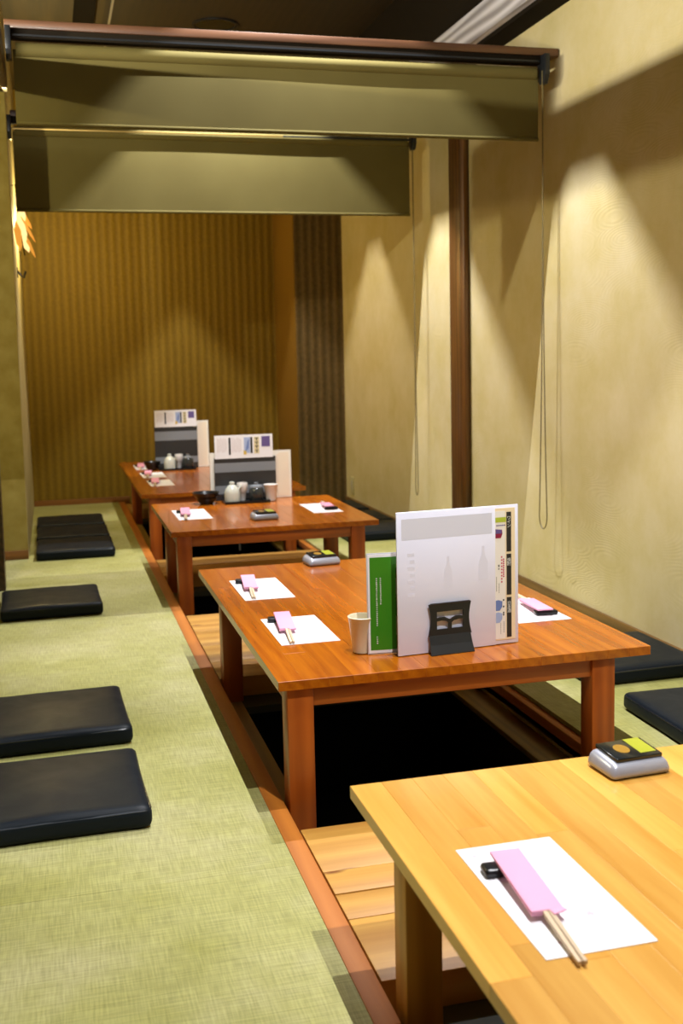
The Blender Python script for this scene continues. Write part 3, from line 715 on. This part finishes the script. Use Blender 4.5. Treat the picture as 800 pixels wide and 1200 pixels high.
# ------------------------------------------------------------------ menu boards with condiments on the two far tables
def menu_board(x, y, w1, w2, z_list, z_top, sx0, sx1, sz, label, back_l=-.02):
    t = thing('menu_board', label, 'menu', (x, y, H))
    back = B(sx0, sx1, .012, .016, .002, sz).build('rear_sheet', 'pale_cream', t); 
    MB().prism([(sx0 + .3 * (sx1 - sx0), .01), (sx1 - .01, .01), (sx1 - .012, sz - .01), (sx1 - .06, sz - .012)], lambda a, b, d: (a, d, b), .0115, .012).build('pink_wash', 'rear_wash', back)
    B(0, w1, .0, .008, .002, z_list).build('striped_board', 'charcoal', t)
    for a, b in ((.035, .075), (.14 * z_list / .21, .185 * z_list / .21)):
        B(.001, w1 - .001, -.0006, 0, a, b).build('grey_stripe', 'slate', t)
    tp = B(.004, w2, -.001, .003, z_list - .004, z_top).build('top_list', 'paper', t)
    z0_, z1_ = z_list + .015, z_top - .012; u = w2
    B(.25 * u, .285 * u, -.0016, -.001, z0_, z1_).build('list_bar', 'black_ink', t)
    B(.62 * u, .655 * u, -.0016, -.001, z0_ + .004, z1_).build('list_bar', 'black_ink', t)
    B(.51 * u, .615 * u, -.0016, -.001, z0_ + .006, z1_).build('blue_picture', 'pale_blue_ink', t)
    MB().prism([(.53 * u, z0_ + .01), (.59 * u, z0_ + .03), (.60 * u, z1_ - .01), (.57 * u, z1_ - .02)], lambda a, b, d: (a, d, b), -.0018, -.0016).build('blue_bottle', 'blue_ink', t)
    B(.50 * u, .55 * u, -.0018, -.001, z0_ - .002, z0_ + .018).build('yellow_mark', 'gold_ink', t)
    B(.68 * u, .77 * u, -.0014, -.001, z0_ + .002, z1_).build('gold_panel', 'gold_wash', t)
    bl = MB()
    for i in range(4):
        z_ = z1_ - .004 - i * (z1_ - z0_) / 4.2
        bl.box(.70 * u, .755 * u, -.0018, -.0014, z_ - .004, z_); bl.box(.72 * u, .735 * u, -.0018, -.0014, z_ - .014, z_)
    bl.build('brush_lettering', 'black_ink', t)
    B(.81 * u, .955 * u, -.0016, -.001, z0_ + .034, z1_ + .002).build('violet_picture', 'purple_ink', t)
    fa = MB()
    for i in range(6): fa.box((.06 + .028 * i) * u, (.07 + .028 * i) * u, -.0014, -.001, z0_ + .01 + .004 * (i % 3), z1_ - .004 * (i % 2))
    for i in range(6): fa.box((.31 + .028 * i) * u, (.32 + .028 * i) * u, -.0014, -.001, z0_ + .01 + .004 * (i % 2), z1_ - .004 * (i % 3))
    fa.build('small_lettering', 'faint_ink', t)['kind'] = 'stuff'
    return t
M['rear_wash'] = mat('pink_yellow_wash', (.97, .86, .70), .4); M['gold_wash'] = mat('pale_gold_wash', (.80, .70, .42), .4); M['faint_ink'] = mat('faint_rose_ink', (.70, .60, .60), .5)
menu_board(.756, 5.318, .305, .292, .212, .322, -.02, .385, .238, 'menu board behind the tray, on the table with the paper cup')
menu_board(.625, 7.03, .272, .268, .270, .372, .05, .345, .300, 'menu board farthest away, before the brown wall')

def bottle(cx, cy, r, h_, m, label, name='sauce_bottle', z=0):
    t = thing(name, label, 'bottle', (cx, cy, H + z))
    MB().lathe([(.0001, .0005), (r * .92, .0005), (r, .004), (r, h_ * .42), (r * .86, h_ * .62), (r * .55, h_ * .78), (r * .30, h_ * .85), (.0001, h_ * .85)], seg=28).build('body', m, t, smooth=True)
    MB().lathe([(.0001, h_ * .84), (r * .28, h_ * .84), (r * .36, h_ * .90), (r * .30, h_ * .98), (.0001, h_)], seg=18).build('stopper', m, t, smooth=True)
    MB().tube([(r * .8, 0, h_ * .60), (r * 1.10, 0, h_ * .70), (r * 1.2, 0, h_ * .78)], [.006, .004, .003], 10).build('spout', m, t, smooth=True)
    return t
def jar(cx, cy, r, h_, label, z=0):
    t = thing('sauce_jar', label, 'jar', (cx, cy, H + z))
    MB().lathe([(.0001, .0005), (r * .9, .0005), (r, .005), (r, h_ * .62), (r * .8, h_ * .72), (.0001, h_ * .72)], seg=24).build('body', 'ceramic_dark', t, smooth=True)
    MB().lathe([(.0001, h_ * .72), (r * .85, h_ * .73), (r * .8, h_ * .82), (r * .25, h_ * .88), (r * .28, h_), (.0001, h_)], seg=20).build('lid', 'slate', t, smooth=True)
def small_cup(cx, cy, r, h_, label, z=0):
    t = thing('toothpick_cup', label, 'cup', (cx, cy, H + z))
    MB().lathe([(.0001, .0005), (r * .55, .0005), (r * .72, h_ * .45), (r, h_ * .55), (r, h_ * .95), (r * .92, h_), (r * .9, h_ * .6), (.0001, h_ * .55)], seg=20).build('body', 'cup_white', t, smooth=True)
def tray(cx, cy, hx, hy, label):
    t = thing('tray', label, 'tray', (cx, cy, H))
    B(-hx, hx, -hy, hy, .0008, .006).build('plate', 'lacquer', t, bevel=.002)
    r = MB(); e = .005
    r.box(-hx, hx, -hy, -hy + e, .006, .013); r.box(-hx, hx, hy - e, hy, .006, .013); r.box(-hx, -hx + e, -hy + e, hy - e, .006, .013); r.box(hx - e, hx, -hy + e, hy - e, .006, .013)
    r.build('rim', 'lacquer', t)
def bowl(cx, cy, r, h_, z, label, handle=False):
    t = thing('black_bowl', label, 'bowl', (cx, cy, H + z))
    MB().lathe([(.0001, .001), (r * .62, .001), (r * .64, .006), (r * .9, h_ * .55), (r, h_), (r + .002, h_ + .001), (r - .003, h_), (r * .85, h_ * .6), (r * .55, .010), (.0001, .009)], seg=36).build('body', 'lacquer', t, smooth=True)
    if handle:
        MB().tube([(r * .9, -.01, h_ * .5), (r + .012, -.016, h_ * .55), (r + .030, -.012, h_ * .72)], .004, 8).build('spout', 'lacquer', t, smooth=True)
tray(.892, 5.232, .110, .058, 'black tray of condiments beside the white paper cup')
bottle(.825, 5.225, .038, .100, 'ceramic', 'pale ceramic sauce bottle on the tray by the paper cup', z=.0065)
small_cup(.880, 5.258, .026, .088, 'small white cup between bottle and jar, by the paper cup', z=.0065)
jar(.945, 5.235, .036, .088, 'dark sauce jar on the tray by the paper cup', z=.0065)
bowl(.703, 5.250, .050, .030, 0, 'lower of two stacked black bowls left of the tray')
bowl(.700, 5.250, .064, .034, .022, 'upper of two stacked black bowls left of the tray', True)
tray(.752, 6.95, .115, .058, 'black tray on the farthest table')
bottle(.705, 6.940, .037, .098, 'ceramic', 'pale ceramic sauce bottle on the farthest table', z=.0065)
small_cup(.768, 6.985, .026, .088, 'small white cup on the tray of the farthest table', z=.0065)
jar(.820, 6.945, .036, .090, 'dark sauce jar on the tray of the farthest table', z=.0065)
bowl(.600, 6.975, .045, .028, 0, 'lower of two stacked black bowls on the farthest table')
bowl(.598, 6.975, .055, .034, .020, 'upper of two stacked black bowls on the farthest table')

# ------------------------------------------------------------------ wall things
t = thing('wall_outlet', 'ivory wall outlet low on the far right wall', 'outlet', (WX, 6.94, .13))
B(-.008, 0, -.035, .035, -.06, .06).build('plate', 'outlet', t, bevel=.002); B(-.010, -.008, -.014, .014, -.030, .030).build('socket', 'white_trim', t, bevel=.001)
t = thing('wall_ornament', 'amber paper leaf ornament with painted glow on the left end wall', 'lamp', (LXW, 6.02, 1.66))
hk = MB().tube([(.001, 0, .235), (.02, 0, .24), (.022, 0, .20)], .003, 8); hk.build('hook', 'black', t)
random.seed(11)
def leaf(p, d_, ln, wd, tw):
    p = Vector(p); d_ = Vector(d_).normalized(); s_ = d_.cross(Vector((math.sin(tw), math.cos(tw), 0))).normalized(); n_ = d_.cross(s_) * .0012
    q = [p, p + d_ * ln * .35 + s_ * wd, p + d_ * ln * .8 + s_ * wd * .7, p + d_ * ln, p + d_ * ln * .75 - s_ * wd * .8, p + d_ * ln * .3 - s_ * wd]
    mb = MB(); mb.v = [tuple(a + n_) for a in q] + [tuple(a - n_) for a in q]
    mb.f = [tuple(range(6)), tuple(range(11, 5, -1))] + [(i, (i + 1) % 6, (i + 1) % 6 + 6, i + 6) for i in range(6)]
    return mb
for p, d_, ln, wd, tw, m_ in (((.02, 0, .20), (.25, 0, -1), .16, .022, .3, 'pale_amber'), ((.03, .01, .13), (.55, 0, -1), .13, .016, .9, 'amber_paper'), ((.02, 0, .10), (.30, 0, -1), .15, .020, .2, 'pale_amber'),
        ((.04, -.01, .08), (.5, 0, -1), .15, .016, 1.2, 'amber_paper'), ((.03, .02, .02), (.35, 0, -1), .13, .022, .5, 'pale_amber'), ((.055, 0, -.01), (.4, .1, -1), .13, .014, 1., 'amber_paper'), ((.015, 0, .06), (.1, 0, -1), .16, .018, .1, 'amber_paper')):
    leaf(p, d_, ln, wd, tw).build('paper_leaf', m_, t)
MB().tube([(.02, 0, .21), (.03, .01, .05), (.05, 0, -.12)], .003, 6).build('stem', 'dark', t)
t = thing('coat_hook', 'small dark hook low on the left end wall under the amber ornament', 'hook', (LXW, 6.35, 1.47))
MB().tube([(0, 0, .02), (.02, 0, -.01), (.035, 0, -.02), (.045, 0, .015)], .006, 8).build('hook', 'black', t, smooth=True); B(0, .005, -.012, .012, -.02, .035).build('plate', 'black', t, bevel=.001)
d = bpy.data.lights.new('back_wall_fill', 'POINT'); d.energy = 34; d.color = (1, .76, .30); d.shadow_soft_size = .04  # point light added beyond the leaf ornament to brighten the back wall
o = bpy.data.objects.new('back_wall_fill', d); C.objects.link(o); o.location = Vector((-.03, 6.75, 1.78)) * S
